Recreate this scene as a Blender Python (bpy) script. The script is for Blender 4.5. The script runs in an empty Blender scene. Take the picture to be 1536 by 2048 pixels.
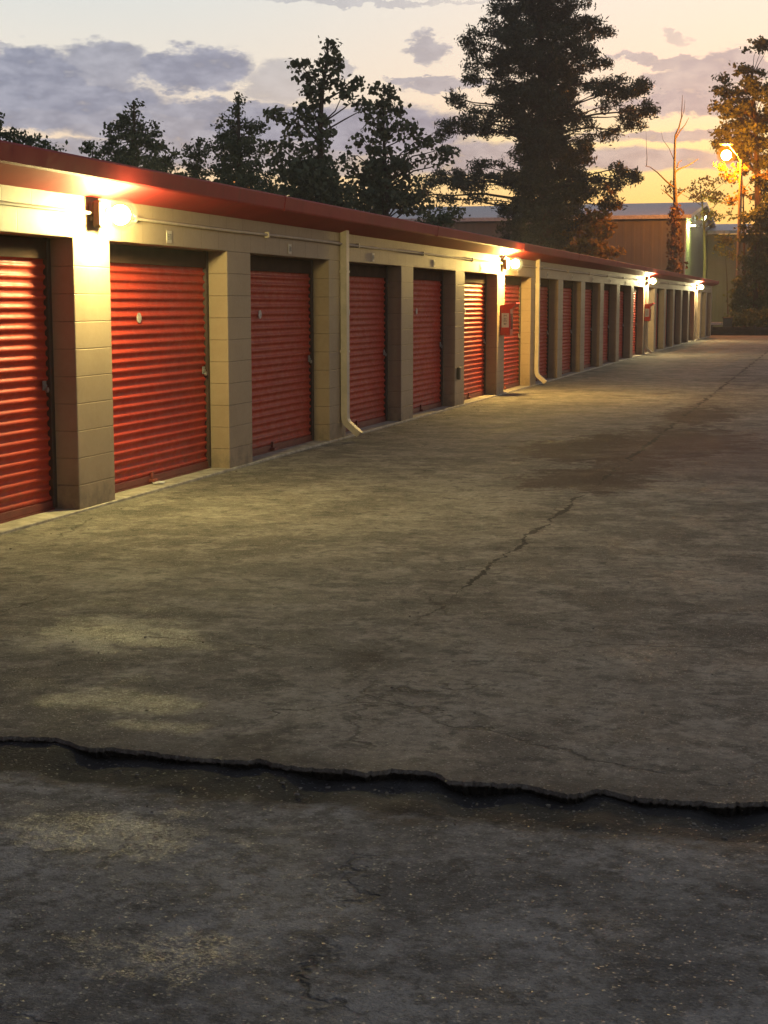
import bpy, bmesh, math, random
import numpy as np
from mathutils import Vector, Matrix

random.seed(7); rng = np.random.default_rng(7)
scene = bpy.context.scene
C = scene.collection
R = math.radians

# ------------------------------------------------------------------ camera
FPX, PITCH, YAW, EYE, CX = 3100.0, math.atan(418/3100), math.atan(892/3128.0), 1.56, 5.36
cam_d = bpy.data.cameras.new("camera"); cam = bpy.data.objects.new("camera", cam_d); C.objects.link(cam)
cam_d.sensor_fit = 'VERTICAL'; cam_d.sensor_height = 24.0; cam_d.lens = 24.0*FPX/2048
cam_d.clip_start = 0.1; cam_d.clip_end = 3000
cam.location = (CX, 0, EYE); cam.rotation_euler = (math.pi/2-PITCH, 0, YAW)
scene.camera = cam
scene.render.resolution_x, scene.render.resolution_y = 768, 1024
cyc = scene.cycles
cyc.use_denoising = True
cyc.max_bounces = 5; cyc.diffuse_bounces = 3; cyc.glossy_bounces = 2; cyc.transmission_bounces = 3
cyc.transparent_max_bounces = 6; cyc.volume_bounces = 0
cyc.sample_clamp_indirect = 2.0; cyc.sample_clamp_direct = 0
cyc.caustics_reflective = False; cyc.caustics_refractive = False
scene.view_settings.view_transform = 'Standard'; scene.view_settings.look = 'None'
scene.view_settings.exposure = 0.0; scene.view_settings.gamma = 1.0

def pix_dir(px, py):
    x, y, z = px-768.0, 1024.0-py, FPX
    F = z*math.cos(PITCH)+y*math.sin(PITCH); Z = y*math.cos(PITCH)-z*math.sin(PITCH)
    wx = x*math.cos(YAW)-F*math.sin(YAW); wy = x*math.sin(YAW)+F*math.cos(YAW)
    return Vector((wx, wy, Z)), F
def at_depth(px, py, D):
    d, F = pix_dir(px, py); t = D/F
    return Vector((CX+d.x*t, d.y*t, EYE+d.z*t))
def on_ground(px, py, z=0.0):
    d, F = pix_dir(px, py); t = (z-EYE)/d.z
    return Vector((CX+d.x*t, d.y*t, z))
def azel(px, py):
    d, F = pix_dir(px, py); d.normalize()
    return math.degrees(math.atan2(d.x, d.y)), math.degrees(math.asin(d.z))

# ------------------------------------------------------------------ node helper
class NT:
    def __init__(s, tree): s.t = tree; s.n = tree.nodes; s.l = tree.links
    def new(s, typ, **kw):
        n = s.n.new(typ)
        for k, v in kw.items(): setattr(n, k, v)
        return n
    def put(s, sock, v):
        if v is None: return
        if isinstance(v, bpy.types.NodeSocket): s.l.new(v, sock)
        else:
            if hasattr(sock, 'default_value'):
                try: sock.default_value = v
                except Exception: sock.default_value = (*v, 1)
    def math(s, op, a, b=None, c=None, clamp=False):
        n = s.new('ShaderNodeMath', operation=op); n.use_clamp = clamp
        for i, v in enumerate((a, b, c)): s.put(n.inputs[i], v)
        return n.outputs[0]
    def mix(s, f, a, b, mode='MIX'):
        n = s.new('ShaderNodeMix', data_type='RGBA', blend_type=mode)
        s.put(n.inputs[0], f)
        for i, v in ((6, a), (7, b)):
            if not isinstance(v, bpy.types.NodeSocket) and len(v) == 3: v = (*v, 1)
            s.put(n.inputs[i], v)
        return n.outputs[2]
    def smooth(s, v, lo, hi, a=0.0, b=1.0):
        n = s.new('ShaderNodeMapRange', interpolation_type='SMOOTHSTEP')
        s.put(n.inputs[0], v); s.put(n.inputs[1], lo); s.put(n.inputs[2], hi); s.put(n.inputs[3], a); s.put(n.inputs[4], b)
        return n.outputs[0]
    def noise(s, vec, scale, detail=3, rough=.5, col=False, dist=0.0):
        n = s.new('ShaderNodeTexNoise'); s.put(n.inputs['Vector'], vec)
        n.inputs['Scale'].default_value = scale; n.inputs['Detail'].default_value = detail
        n.inputs['Roughness'].default_value = rough; n.inputs['Distortion'].default_value = dist
        return n.outputs['Color' if col else 'Fac']
    def voro(s, vec, scale, feature='F1', out='Distance', rand=1.0):
        n = s.new('ShaderNodeTexVoronoi', feature=feature); s.put(n.inputs['Vector'], vec)
        n.inputs['Scale'].default_value = scale; n.inputs['Randomness'].default_value = rand
        return n.outputs[out]
    def sep(s, v):
        n = s.new('ShaderNodeSeparateXYZ'); s.put(n.inputs[0], v); return n.outputs
    def comb(s, x, y, z):
        n = s.new('ShaderNodeCombineXYZ')
        for i, v in enumerate((x, y, z)): s.put(n.inputs[i], v)
        return n.outputs[0]
    def ramp(s, f, stops):
        n = s.new('ShaderNodeValToRGB'); s.put(n.inputs[0], f); e = n.color_ramp.elements
        while len(e) < len(stops): e.new(0.5)
        for i, (p, c) in enumerate(stops): e[i].position = p; e[i].color = (*c, 1)
        return n.outputs[0]

def lin(r, g, b):
    f = lambda c: (c/255/12.92) if c/255 <= .04045 else ((c/255+.055)/1.055)**2.4
    return (f(r), f(g), f(b))

# ------------------------------------------------------------------ dusk sky
SUN_AZ, SUN_EL = 2.0, 3.0      # degrees clockwise from +Y, degrees up: the glow at the right-hand horizon
world = bpy.data.worlds.new("World"); scene.world = world; world.use_nodes = True
w = NT(world.node_tree); w.n.clear()
wo = w.new('ShaderNodeOutputWorld'); bg = w.new('ShaderNodeBackground'); bg.inputs[1].default_value = 1.1
w.l.new(bg.outputs[0], wo.inputs[0])
tc = w.new('ShaderNodeTexCoord').outputs['Generated']
X, Y, Z = w.sep(tc)
az = w.math('MULTIPLY', w.math('ARCTAN2', X, Y), 57.2958)
el = w.math('MULTIPLY', w.math('ARCSINE', Z), 57.2958)
elf = w.math('DIVIDE', w.math('MAXIMUM', el, 0.0), 60.0, clamp=True)
q = lambda y: max(0.0, azel(900, y)[1])/60
cool = w.ramp(elf, [(0, lin(250,205,150)), (q(400), lin(246,212,168)), (q(300), lin(238,214,186)), (q(150), lin(232,224,212)), (q(0), lin(218,221,218)), (.27, lin(180,186,192)), (.45, lin(108,118,134)), (1, lin(84,94,114))])
warm = w.ramp(elf, [(0, lin(255,186,96)), (q(420), lin(255,208,122)), (q(330), lin(255,230,152)), (q(200), lin(250,226,198)), (q(0), lin(245,230,214)), (.27, lin(205,200,198)), (.45, lin(112,118,132)), (1, lin(84,94,114))])
aw = w.math('ABSOLUTE', w.math('SUBTRACT', az, 4.0))
sky = w.mix(w.smooth(aw, 30.0, 6.0), cool, warm)
# darker away from the glow
sky = w.mix(w.smooth(w.math('ABSOLUTE', az), 40.0, 150.0, 0.0, .62), sky, lin(60,72,98))
wv = w.comb(w.math('MULTIPLY', az, .55), w.math('MULTIPLY', el, 1.15), 0.0)
nz = w.noise(wv, 1.25, 6, .66, col=True)
nx, ny, nzz = w.sep(nz)
azw = w.math('ADD', az, w.math('MULTIPLY', w.math('SUBTRACT', nx, .5), 2.6))
elw = w.math('ADD', el, w.math('MULTIPLY', w.math('SUBTRACT', ny, .5), w.smooth(el, 5.0, 8.0, .5, 1.7)))
blobs = [(50,150,130,52,1),(220,128,95,48,.9),(120,195,230,34,1),(385,140,115,42,1),(560,165,70,42,.55),(690,135,34,24,.6),
 (852,95,36,32,.75),(845,157,75,11,.8),(900,176,95,13,.8),(-10,95,22,10,.6),(330,215,80,22,.7),
 (90,235,260,24,.95),(420,222,170,24,.95),(560,250,190,34,1),(330,258,260,22,.9),(90,296,230,20,.85),(420,305,330,34,.85),
 (760,262,190,52,1),(930,318,210,34,.9),(700,335,250,20,.7),(1360,80,34,12,.45),(1320,122,110,11,.75),(1460,130,120,26,.85),
 (1375,170,100,36,.8),(1370,208,130,22,.9),(1250,205,90,10,.5),(1370,270,150,10,.85),(1180,275,110,10,.6),(1270,318,190,23,.9),(1440,322,110,18,.85),(1130,330,90,14,.6),(700,3,180,8,.5),(900,5,120,6,.35),
 (-260,190,230,80,1),(-300,330,300,30,.8),(1800,200,200,50,.9),(1900,320,260,20,.7)]
mask = None
for (bx, by, rx, ry, st) in blobs:
    a0, e0 = azel(bx, by)
    dx = w.math('DIVIDE', w.math('SUBTRACT', azw, a0), rx/54.1*1.0)
    dy = w.math('DIVIDE', w.math('SUBTRACT', elw, e0), ry/54.1*1.0)
    d2 = w.math('ADD', w.math('MULTIPLY', dx, dx), w.math('MULTIPLY', dy, dy))
    m = w.smooth(d2, 1.3, .55, 0.0, st)
    mask = m if mask is None else w.math('MAXIMUM', mask, m)
hi = w.math('MULTIPLY', w.smooth(w.noise(w.comb(w.math('MULTIPLY', az, .1), w.math('MULTIPLY', el, .25), 3.0), 1.0, 5, .6), .5, .68), w.smooth(el, 12.5, 17.0, 0.0, .8))
mask = w.math('MAXIMUM', mask, hi)
det = w.noise(wv, 1.7, 4, .55)
cl_cool = w.mix(w.smooth(det, .2, .8), lin(106,117,145), lin(160,165,184))
cl_warm = w.mix(w.smooth(det, .2, .8), lin(132,133,156), lin(188,180,184))
cl = w.mix(w.smooth(az, -19.0, -3.0), cl_cool, cl_warm)
sky = w.mix(w.math('MULTIPLY', mask, w.smooth(det, .2, .42, .55, .95)), sky, cl)
sky = w.mix(w.smooth(el, 0.0, -2.0), sky, (.03, .03, .028))
# a little of the physical sky for the blue of the zenith
nish = w.new('ShaderNodeTexSky', sky_type='NISHITA'); nish.sun_disc = False
nish.sun_elevation = R(SUN_EL); nish.sun_rotation = R(SUN_AZ); nish.air_density = 1.5; nish.dust_density = 2
add = w.new('ShaderNodeMix', data_type='RGBA', blend_type='ADD'); add.inputs[0].default_value = .012
w.l.new(sky, add.inputs[6]); w.l.new(nish.outputs[0], add.inputs[7])
w.l.new(add.outputs[2], bg.inputs[0])
world.cycles.sampling_method = 'MANUAL'; world.cycles.sample_map_resolution = 1024
sd = bpy.data.lights.new("sun", 'SUN'); sun = bpy.data.objects.new("sun", sd); C.objects.link(sun)
sd.energy = .12; sd.angle = R(12); sd.color = (1, .72, .45)
sv = Vector((math.sin(R(SUN_AZ))*math.cos(R(SUN_EL)), math.cos(R(SUN_AZ))*math.cos(R(SUN_EL)), math.sin(R(SUN_EL))))
sun.rotation_euler = sv.to_track_quat('Z', 'Y').to_euler()

# ------------------------------------------------------------------ object helpers
def tag(o, label=None, cat=None, group=None, kind=None):
    if label: o['label'] = label
    if cat: o['category'] = cat
    if group: o['group'] = group
    if kind: o['kind'] = kind
    return o
def empty(name, loc=(0,0,0), label=None, cat=None, group=None):
    o = bpy.data.objects.new(name, None); o.location = loc; o.empty_display_size = .2
    C.objects.link(o); return tag(o, label, cat, group)
def obj(name, me, mat=None, parent=None, loc=None):
    if isinstance(me, bmesh.types.BMesh):
        b = me; me = bpy.data.meshes.new(name); b.to_mesh(me); b.free()
    o = bpy.data.objects.new(name, me); C.objects.link(o)
    if mat is not None: me.materials.clear(); me.materials.append(mat)
    if parent is not None: o.parent = parent
    if loc is not None: o.location = loc
    return o
def box(bm, x0, x1, y0, y1, z0, z1, bev=0.0, rot=None):
    m = Matrix.Translation(((x0+x1)/2, (y0+y1)/2, (z0+z1)/2))
    if rot is not None: m = m @ rot
    r = bmesh.ops.create_cube(bm, size=1, matrix=m @ Matrix.Diagonal((x1-x0, y1-y0, z1-z0, 1)))
    if bev:
        es = list({e for v in r['verts'] for e in v.link_edges})
        bmesh.ops.bevel(bm, geom=es, offset=bev, segments=1, affect='EDGES')
def tube(bm, pts, rads, n=8, cap=True):
    rings = []
    pts = [Vector(p) for p in pts]
    for i, p in enumerate(pts):
        d = (pts[min(i+1, len(pts)-1)]-pts[max(i-1, 0)])
        if d.length < 1e-6: d = Vector((0,0,1))
        d.normalize()
        u = d.cross(Vector((0,0,1)) if abs(d.z) < .9 else Vector((1,0,0))).normalized(); v = d.cross(u)
        r = rads[i] if hasattr(rads, '__len__') else rads
        rings.append([bm.verts.new(p+u*(r*math.cos(2*math.pi*k/n))+v*(r*math.sin(2*math.pi*k/n))) for k in range(n)])
    for a, b in zip(rings, rings[1:]):
        for k in range(n): bm.faces.new((a[k], a[(k+1) % n], b[(k+1) % n], b[k]))
    if cap: bm.faces.new(rings[0][::-1]); bm.faces.new(rings[-1])
def prism(bm, prof, y0, y1):
    """profile of (x, z) points extruded along Y"""
    a = [bm.verts.new((x, y0, z)) for x, z in prof]; b = [bm.verts.new((x, y1, z)) for x, z in prof]
    n = len(prof)
    for i in range(n): bm.faces.new((a[i], a[(i+1) % n], b[(i+1) % n], b[i]))
    bm.faces.new(a[::-1]); bm.faces.new(b)
def fix(bm): bmesh.ops.recalc_face_normals(bm, faces=bm.faces[:]); return bm
def smooth_me(o, ang=40):
    for p in o.data.polygons: p.use_smooth = True
    try: o.data.set_sharp_from_angle(angle=R(ang))
    except Exception: pass
def mat(name, color=None, rough=.6, metal=0.0, spec=.5):
    m = bpy.data.materials.new(name); m.use_nodes = True; t = NT(m.node_tree)
    p = t.n['Principled BSDF']; p.inputs['Roughness'].default_value = rough; p.inputs['Metallic'].default_value = metal
    p.inputs['Specular IOR Level'].default_value = spec
    if color: p.inputs['Base Color'].default_value = (*color, 1)
    return m, t, p
def bump(t, p, h, strength=.3, dist=.01):
    b = t.new('ShaderNodeBump'); b.inputs['Strength'].default_value = strength; b.inputs['Distance'].default_value = dist
    t.put(b.inputs['Height'], h); t.l.new(b.outputs[0], p.inputs['Normal'])
def pos(t): return t.new('ShaderNodeNewGeometry').outputs['Position']
def emis(name, color, strength):
    m = bpy.data.materials.new(name); m.use_nodes = True; t = NT(m.node_tree); p = t.n['Principled BSDF']
    p.inputs['Base Color'].default_value = (.8,.8,.75,1); p.inputs['Emission Color'].default_value = (*color, 1); p.inputs['Emission Strength'].default_value = strength
    return m
def simple(name, color, rough=.6, metal=0.0, var=.15, scale=6.0, spec=.5):
    m, t, p = mat(name, color, rough, metal, spec); P = pos(t)
    n = t.noise(P, scale, 4, .6)
    k = t.smooth(n, .3, .7, 1-var, 1+var)
    cm = t.new('ShaderNodeVectorMath', operation='SCALE'); cm.inputs[0].default_value = color; t.put(cm.inputs['Scale'], k)
    t.l.new(cm.outputs[0], p.inputs['Base Color'])
    return m

# ------------------------------------------------------------------ materials
# painted concrete block
MW, t, p = mat('painted_block', rough=.62, spec=.35); P = pos(t); x, y, z = t.sep(P)
cz = t.math('DIVIDE', z, .2032); fr = t.math('ABSOLUTE', t.math('SUBTRACT', t.math('FRACT', cz), .5))
wob = t.math('MULTIPLY', t.math('SUBTRACT', t.noise(P, 14, 3), .5), .03)
hj = t.smooth(t.math('ADD', fr, wob), .474, .492)
row = t.math('MODULO', t.math('FLOOR', cz), 2.0)
cy = t.math('ADD', t.math('DIVIDE', t.math('SUBTRACT', y, 10.47), .4064), t.math('MULTIPLY', row, .5))
fy = t.math('ABSOLUTE', t.math('SUBTRACT', t.math('FRACT', t.math('ADD', cy, 100.0)), .5))
vj = t.math('MULTIPLY', t.smooth(fy, .487, .496), t.smooth(z, 2.02, 2.04))
jt = t.math('MAXIMUM', hj, vj)
big = t.noise(P, 1.3, 5, .65); fine = t.noise(P, 160, 4, .7); mid = t.noise(P, 22, 4, .6)
col = t.mix(t.smooth(big, .3, .72), (.365,.262,.165), (.30,.212,.132))
col = t.mix(t.smooth(mid, .35, .7, 0.0, .25), col, (.40,.31,.21))
# splash dirt along the foot and streaks
foot = t.math('MULTIPLY', t.smooth(z, .38, .0), t.smooth(t.noise(P, 7, 4, .7), .3, .7))
col = t.mix(t.math('MULTIPLY', foot, .8), col, (.13,.10,.07))
strk = t.math('MULTIPLY', t.smooth(t.noise(t.comb(t.math('MULTIPLY', x, 9.0), t.math('MULTIPLY', y, 9.0), t.math('MULTIPLY', z, .6)), 1.6, 4, .6), .55, .75), .35)
col = t.mix(strk, col, (.34,.26,.175))
bid = t.new('ShaderNodeTexWhiteNoise', noise_dimensions='3D'); t.put(bid.inputs['Vector'], t.comb(0.0, t.math('FLOOR', cy), t.math('FLOOR', cz)))
col = t.mix(t.math('MULTIPLY', bid.outputs[0], .14), col, (.38,.29,.20))
col = t.mix(t.math('MULTIPLY', jt, .45), col, (.17,.125,.085))
t.l.new(col, p.inputs['Base Color'])
h = t.math('SUBTRACT', t.math('ADD', t.math('MULTIPLY', fine, .12), t.math('MULTIPLY', mid, .18)), jt)
bump(t, p, h, .7, .008)

# red roll-up curtain
MD, t, p = mat('red_curtain', rough=.5, spec=.3); P = pos(t); x, y, z = t.sep(P)
n = t.noise(P, 2.2, 5, .6); s = t.noise(t.comb(0.0, t.math('MULTIPLY', y, 2.0), t.math('MULTIPLY', z, 30.0)), 1.5, 4, .6)
col = t.mix(t.smooth(n, .3, .7), (.50,.046,.020), (.40,.036,.017))
col = t.mix(t.smooth(s, .5, .8, 0.0, .35), col, (.30,.045,.03))
dirt = t.math('MULTIPLY', t.smooth(z, .5, .05), t.smooth(t.noise(P, 9, 4, .7), .35, .7))
col = t.mix(t.math('MULTIPLY', dirt, .6), col, (.12,.05,.03))
oi = t.new('ShaderNodeObjectInfo').outputs['Random']
col = t.mix(t.math('MULTIPLY', oi, .35), col, (.36,.060,.032))
scf = t.noise(t.comb(0.0, t.math('MULTIPLY', y, 3.0), t.math('MULTIPLY', z, 9.0)), 2.0, 6, .75)
col = t.mix(t.smooth(scf, .60, .72, 0.0, .55), col, (.24,.06,.04))
t.l.new(col, p.inputs['Base Color'])
t.put(p.inputs['Roughness'], t.smooth(t.noise(P, 12, 4, .6), .3, .7, .46, .66))
bump(t, p, t.noise(P, 3.2, 4, .6), .6, .022)
# red eave metal
MR, t, p = mat('red_roof_metal', rough=.6, spec=.2); P = pos(t); x, y, z = t.sep(P)
n = t.noise(P, 1.1, 5, .65)
col = t.mix(t.smooth(n, .3, .7), (.34,.032,.030), (.26,.025,.024))
stk = t.noise(t.comb(0.0, t.math('MULTIPLY', y, 7.0), t.math('MULTIPLY', z, .8)), 1.4, 4, .7)
col = t.mix(t.smooth(stk, .52, .75, 0.0, .45), col, (.15,.035,.03))
t.l.new(col, p.inputs['Base Color']); bump(t, p, t.noise(t.comb(x, t.math('MULTIPLY', y, .6), z), 3.0, 3), .3, .02)
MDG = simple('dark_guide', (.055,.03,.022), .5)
MPIPE = simple('painted_pipe', (.50,.40,.29), .5, var=.12)
MCON = simple('threshold_concrete', (.38,.33,.25), .85, var=.3, scale=9)
MBRZ = simple('bronze_housing', (.07,.055,.04), .45)
MGREY = simple('galvanised', (.35,.35,.34), .4, .7)
MWHT = simple('white_paint', (.62,.60,.55), .5)
MRBOX = simple('red_enamel', (.5,.03,.025), .35, var=.1)
MBLK = simple('black_mark', (.03,.03,.03), .6)

# asphalt -----------------------------------------------------------------
LA, LB = on_ground(0, 1474), on_ground(1536, 1610)
ldir = (LB-LA); ldir.z = 0; ldir.normalize(); lnor = Vector((-ldir.y, ldir.x, 0))
if lnor.y < 0: lnor = -lnor
def asphalt(name, near):
    m, t, p = mat(name, rough=.8, spec=.22); P = pos(t); x, y, z = t.sep(P)
    big = t.noise(P, .6, 8, .7); mid = t.noise(P, 2.9, 8, .74); blot = t.noise(P, 1.3, 8, .74)
    fine = t.noise(P, 75, 4, .75); vfine = t.noise(P, 210, 3, .7)
    a, b = ((.290,.278,.245), (.145,.141,.130)) if near else ((.275,.243,.192), (.148,.130,.103))
    col = t.mix(t.smooth(big, .40, .60), a, b)
    col = t.mix(t.smooth(mid, .47, .60, 0.0, .7), col, (.38,.365,.33) if near else (.37,.33,.265))
    col = t.mix(t.smooth(blot, .51, .60, 0.0, .65), col, (.095,.092,.087) if near else (.088,.077,.064))
    # aggregate
    pw = t.new('ShaderNodeVectorMath', operation='ADD'); t.put(pw.inputs[0], P)
    pk = t.new('ShaderNodeVectorMath', operation='SCALE'); t.put(pk.inputs[0], t.noise(P, 60, 3, .7, col=True)); pk.inputs['Scale'].default_value = .022; t.l.new(pk.outputs[0], pw.inputs[1])
    vc = t.voro(pw.outputs[0], 95 if near else 110, out='Color'); vr, vg, vb = t.sep(vc)
    vd = t.voro(pw.outputs[0], 95 if near else 110)
    ston = t.math('MULTIPLY', t.smooth(vd, .52, .3), t.smooth(vr, .45, .95))
    col = t.mix(t.math('MULTIPLY', ston, .5), col, (.42,.39,.33))
    col = t.mix(t.smooth(fine, .56, .75, 0.0, .75), col, (.03,.027,.024))
    # wear specks
    sp = t.smooth(t.noise(P, 24, 3, .8), .68, .74)
    col = t.mix(t.math('MULTIPLY', sp, .6), col, (.025,.022,.02))
    g2 = t.noise(P, 17, 6, .78); g3 = t.noise(P, 6.5, 6, .76)
    col = t.mix(t.smooth(g2, .46, .60, .0, .7), col, t.mix(.5, col, (.03,.027,.023)))
    col = t.mix(t.smooth(g2, .52, .62, .0, .5), col, (.20,.18,.145) if not near else (.15,.137,.115))
    col = t.mix(t.smooth(g3, .52, .62, .0, .6), col, (.060,.056,.048))
    hgt = t.math('ADD', t.math('MULTIPLY', fine, .6), t.math('ADD', t.math('MULTIPLY', t.math('SUBTRACT', 1.0, vd), .35), t.math('MULTIPLY', vfine, .25)))
    # cracks: wandering network, only in places
    wp = t.new('ShaderNodeVectorMath', operation='ADD'); t.put(wp.inputs[0], P)
    sc = t.new('ShaderNodeVectorMath', operation='SCALE'); t.put(sc.inputs[0], t.noise(P, 3.0, 4, .65, col=True)); sc.inputs['Scale'].default_value = .38
    t.l.new(sc.outputs[0], wp.inputs[1])
    ce = t.voro(wp.outputs[0], .55, 'DISTANCE_TO_EDGE')
    gate = t.smooth(t.noise(P, .8, 5, .7), .47, .60)
    ck = t.math('MULTIPLY', t.smooth(ce, .0085, .0015), gate)
    ck2 = t.math('MULTIPLY', t.smooth(t.voro(wp.outputs[0], 2.3, 'DISTANCE_TO_EDGE'), .022, .005), t.smooth(t.noise(P, 1.7, 3, .6), .57, .66))
    ck = t.math('MAXIMUM', ck, t.math('MULTIPLY', ck2, .10))
    ck = t.math('MULTIPLY', ck, .55)
    if not near:
        # long paving joint running parallel to the building
        wn = t.noise(t.comb(0.0, t.math('MULTIPLY', y, 1.6), 0.0), 1.0, 6, .7)
        off = t.math('ADD', 3.47, t.math('MULTIPLY', t.math('SUBTRACT', wn, .5), .34))
        dj = t.math('ABSOLUTE', t.math('SUBTRACT', x, off))
        wid = t.smooth(t.noise(t.comb(5.0, y, 0.0), .9, 4, .7), .42, .62, .002, .035)
        jn = t.math('MULTIPLY', t.math('LESS_THAN', dj, wid), t.smooth(y, 5.5, 8.5))
        ck = t.math('MAXIMUM', ck, jn)
        sm = t.math('MULTIPLY', t.smooth(dj, .35, .02), t.smooth(t.noise(P, 1.9, 5, .7), .5, .6))
        col = t.mix(t.math('MULTIPLY', sm, .6), col, (.045,.037,.030))
        # patchy oil and mud stains along the joint
        for (px_, py_, rx, ry) in ((1190, 895, .95, 1.9), (1340, 882, 1.1, 2.4), (1170, 960, .7, 1.1), (1400, 830, .6, 2.2), (1250, 930, .5, 1.2)):
            g = on_ground(px_, py_)
            dx = t.math('DIVIDE', t.math('SUBTRACT', x, g.x), rx); dy = t.math('DIVIDE', t.math('SUBTRACT', y, g.y), ry)
            dd = t.math('ADD', t.math('ADD', t.math('MULTIPLY', dx, dx), t.math('MULTIPLY', dy, dy)), t.math('MULTIPLY', t.math('SUBTRACT', t.noise(P, 2.6, 6, .78), .5), 5.5))
            col = t.mix(t.smooth(dd, .95, .45, 0.0, .85), col, (.050,.030,.024))
        # reddish tint on the right
        g = on_ground(1480, 905); dd = t.math('ADD', t.math('POWER', t.math('DIVIDE', t.math('SUBTRACT', x, g.x), 1.5), 2.0), t.math('POWER', t.math('DIVIDE', t.math('SUBTRACT', y, g.y), 3.4), 2.0))
        col = t.mix(t.math('MULTIPLY', t.smooth(t.math('ADD', dd, t.math('MULTIPLY', big, .6)), 1.5, .2), .5), col, (.17,.085,.065))
    # dirt packed against the broken edge
    dl = t.math('ADD', t.math('MULTIPLY', t.math('SUBTRACT', x, LA.x), lnor.x), t.math('MULTIPLY', t.math('SUBTRACT', y, LA.y), lnor.y))
    dln = t.math('ADD', dl, t.math('MULTIPLY', t.math('SUBTRACT', t.noise(P, 2.6, 5, .7), .5), .32))
    if near:
        dirt = t.smooth(dln, -.40, -.30); col = t.mix(t.math('MULTIPLY', dirt, .92), col, (.032,.027,.022))
        tan = t.math('MULTIPLY', t.smooth(t.math('ABSOLUTE', t.math('ADD', dln, .385)), .07, .0), t.smooth(t.noise(P, 6, 4, .7), .4, .6))
        col = t.mix(t.math('MULTIPLY', tan, .6), col, (.12,.085,.05))
    else:
        dirt = t.math('MULTIPLY', t.smooth(dln, .22, .0), .5); col = t.mix(dirt, col, (.075,.060,.045))
    if not near: col = t.mix(t.smooth(z, -.008, -.02), col, (.028,.025,.022))  # broken face: dirt, plus the undercut's shade painted in as near-black
    col = t.mix(t.math('MULTIPLY', ck, .85), col, (.016,.014,.012))
    t.l.new(col, p.inputs['Base Color'])
    damp = t.smooth(t.noise(P, 1.4, 7, .75), .48, .62)
    rg = t.math('SUBTRACT', t.smooth(damp, 0.0, 1.0, .88, .74), t.math('MULTIPLY', t.math('MULTIPLY', ston, t.smooth(vg, .45, .75)), .50))
    base_s = .22
    # traffic-polished patches that catch the lamp
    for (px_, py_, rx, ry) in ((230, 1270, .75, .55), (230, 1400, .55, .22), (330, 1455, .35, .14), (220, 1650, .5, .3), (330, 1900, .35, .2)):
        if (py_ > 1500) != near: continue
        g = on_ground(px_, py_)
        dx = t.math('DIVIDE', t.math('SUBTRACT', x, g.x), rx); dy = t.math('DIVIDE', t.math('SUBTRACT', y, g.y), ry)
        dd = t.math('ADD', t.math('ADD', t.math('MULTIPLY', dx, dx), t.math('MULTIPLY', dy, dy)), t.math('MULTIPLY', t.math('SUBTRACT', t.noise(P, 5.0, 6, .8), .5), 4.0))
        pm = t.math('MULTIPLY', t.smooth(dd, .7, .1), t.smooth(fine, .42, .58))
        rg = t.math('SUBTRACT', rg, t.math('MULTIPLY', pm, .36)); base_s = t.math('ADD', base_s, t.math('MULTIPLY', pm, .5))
    rg = t.math('MAXIMUM', rg, .28)
    t.put(p.inputs['Roughness'], rg)
    t.put(p.inputs['Specular IOR Level'], t.math('ADD', base_s, t.math('MULTIPLY', t.math('MULTIPLY', ston, t.smooth(vg, .45, .75)), .6)))
    hgt = t.math('SUBTRACT', hgt, t.math('MULTIPLY', ck, 2.0))
    bump(t, p, hgt, 1.0, .011 if near else .008)
    return m
MAF, MAN = asphalt('weathered_asphalt', False), asphalt('coarse_asphalt', True)

# ------------------------------------------------------------------ ground sheets
me, t, p = mat('dirt_and_grass', rough=.95, spec=.2); P = pos(t)
col = t.mix(t.smooth(t.noise(P, .5, 5, .6), .35, .65), (.06,.065,.03), (.10,.08,.05))
col = t.mix(t.smooth(t.noise(P, 9, 4, .7), .4, .7, 0.0, .5), col, (.03,.035,.015)); t.l.new(col, p.inputs['Base Color']); bump(t, p, t.noise(P, 12, 4, .7), .8, .06)
bm = bmesh.new(); vs = [bm.verts.new(v) for v in ((-900,-900,-.22), (900,-900,-.22), (900,1500,-.22), (-900,1500,-.22))]; bm.faces.new(vs)
tag(obj('ground', bm, me), kind='structure')

# far slab with a broken, raised near edge
edge_px = [(-700,1395),(-300,1436),(-120,1462),(0,1472),(60,1474),(110,1474),(135,1482),(160,1492),(185,1496),(220,1494),(255,1499),(300,1503),(340,1509),(400,1515),(455,1519),(500,1521),(520,1516),(545,1525),(600,1534),(650,1538),(690,1538),(730,1545),(760,1541),(790,1537),(830,1540),(872,1545),(884,1550),(892,1559),(905,1561),(960,1564),(1010,1567),(1060,1570),(1095,1580),(1135,1588),(1165,1587),(1190,1578),(1215,1580),(1250,1590),(1290,1596),(1350,1600),(1400,1602),(1440,1607),(1480,1605),(1536,1603),(1700,1618),(2100,1660),(2700,1700)]
random.seed(11)
pts = []
for (a, b) in zip(edge_px, edge_px[1:]):
    n = max(2, int(abs(b[0]-a[0])/6)) if -200 < a[0] < 1700 else 3
    for k in range(n):
        f = k/n; j = 2.4*random.random() if -200 < a[0] < 1700 else 0
        pts.append(on_ground(a[0]+(b[0]-a[0])*f, a[1]+(b[1]-a[1])*f+random.uniform(-j, j)))
pts.append(on_ground(*edge_px[-1]))
pts = [Vector((p_.x, p_.y, 0)) for p_ in pts]
bm = bmesh.new()
top = [bm.verts.new((p_.x, p_.y, random.uniform(-.001, .001))) for p_ in pts]
ch = [bm.verts.new((p_.x-lnor.x*.008+random.uniform(-.004,.004), p_.y-lnor.y*.008, -.012+random.uniform(-.004,.004))) for p_ in pts]
rows = []
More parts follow.
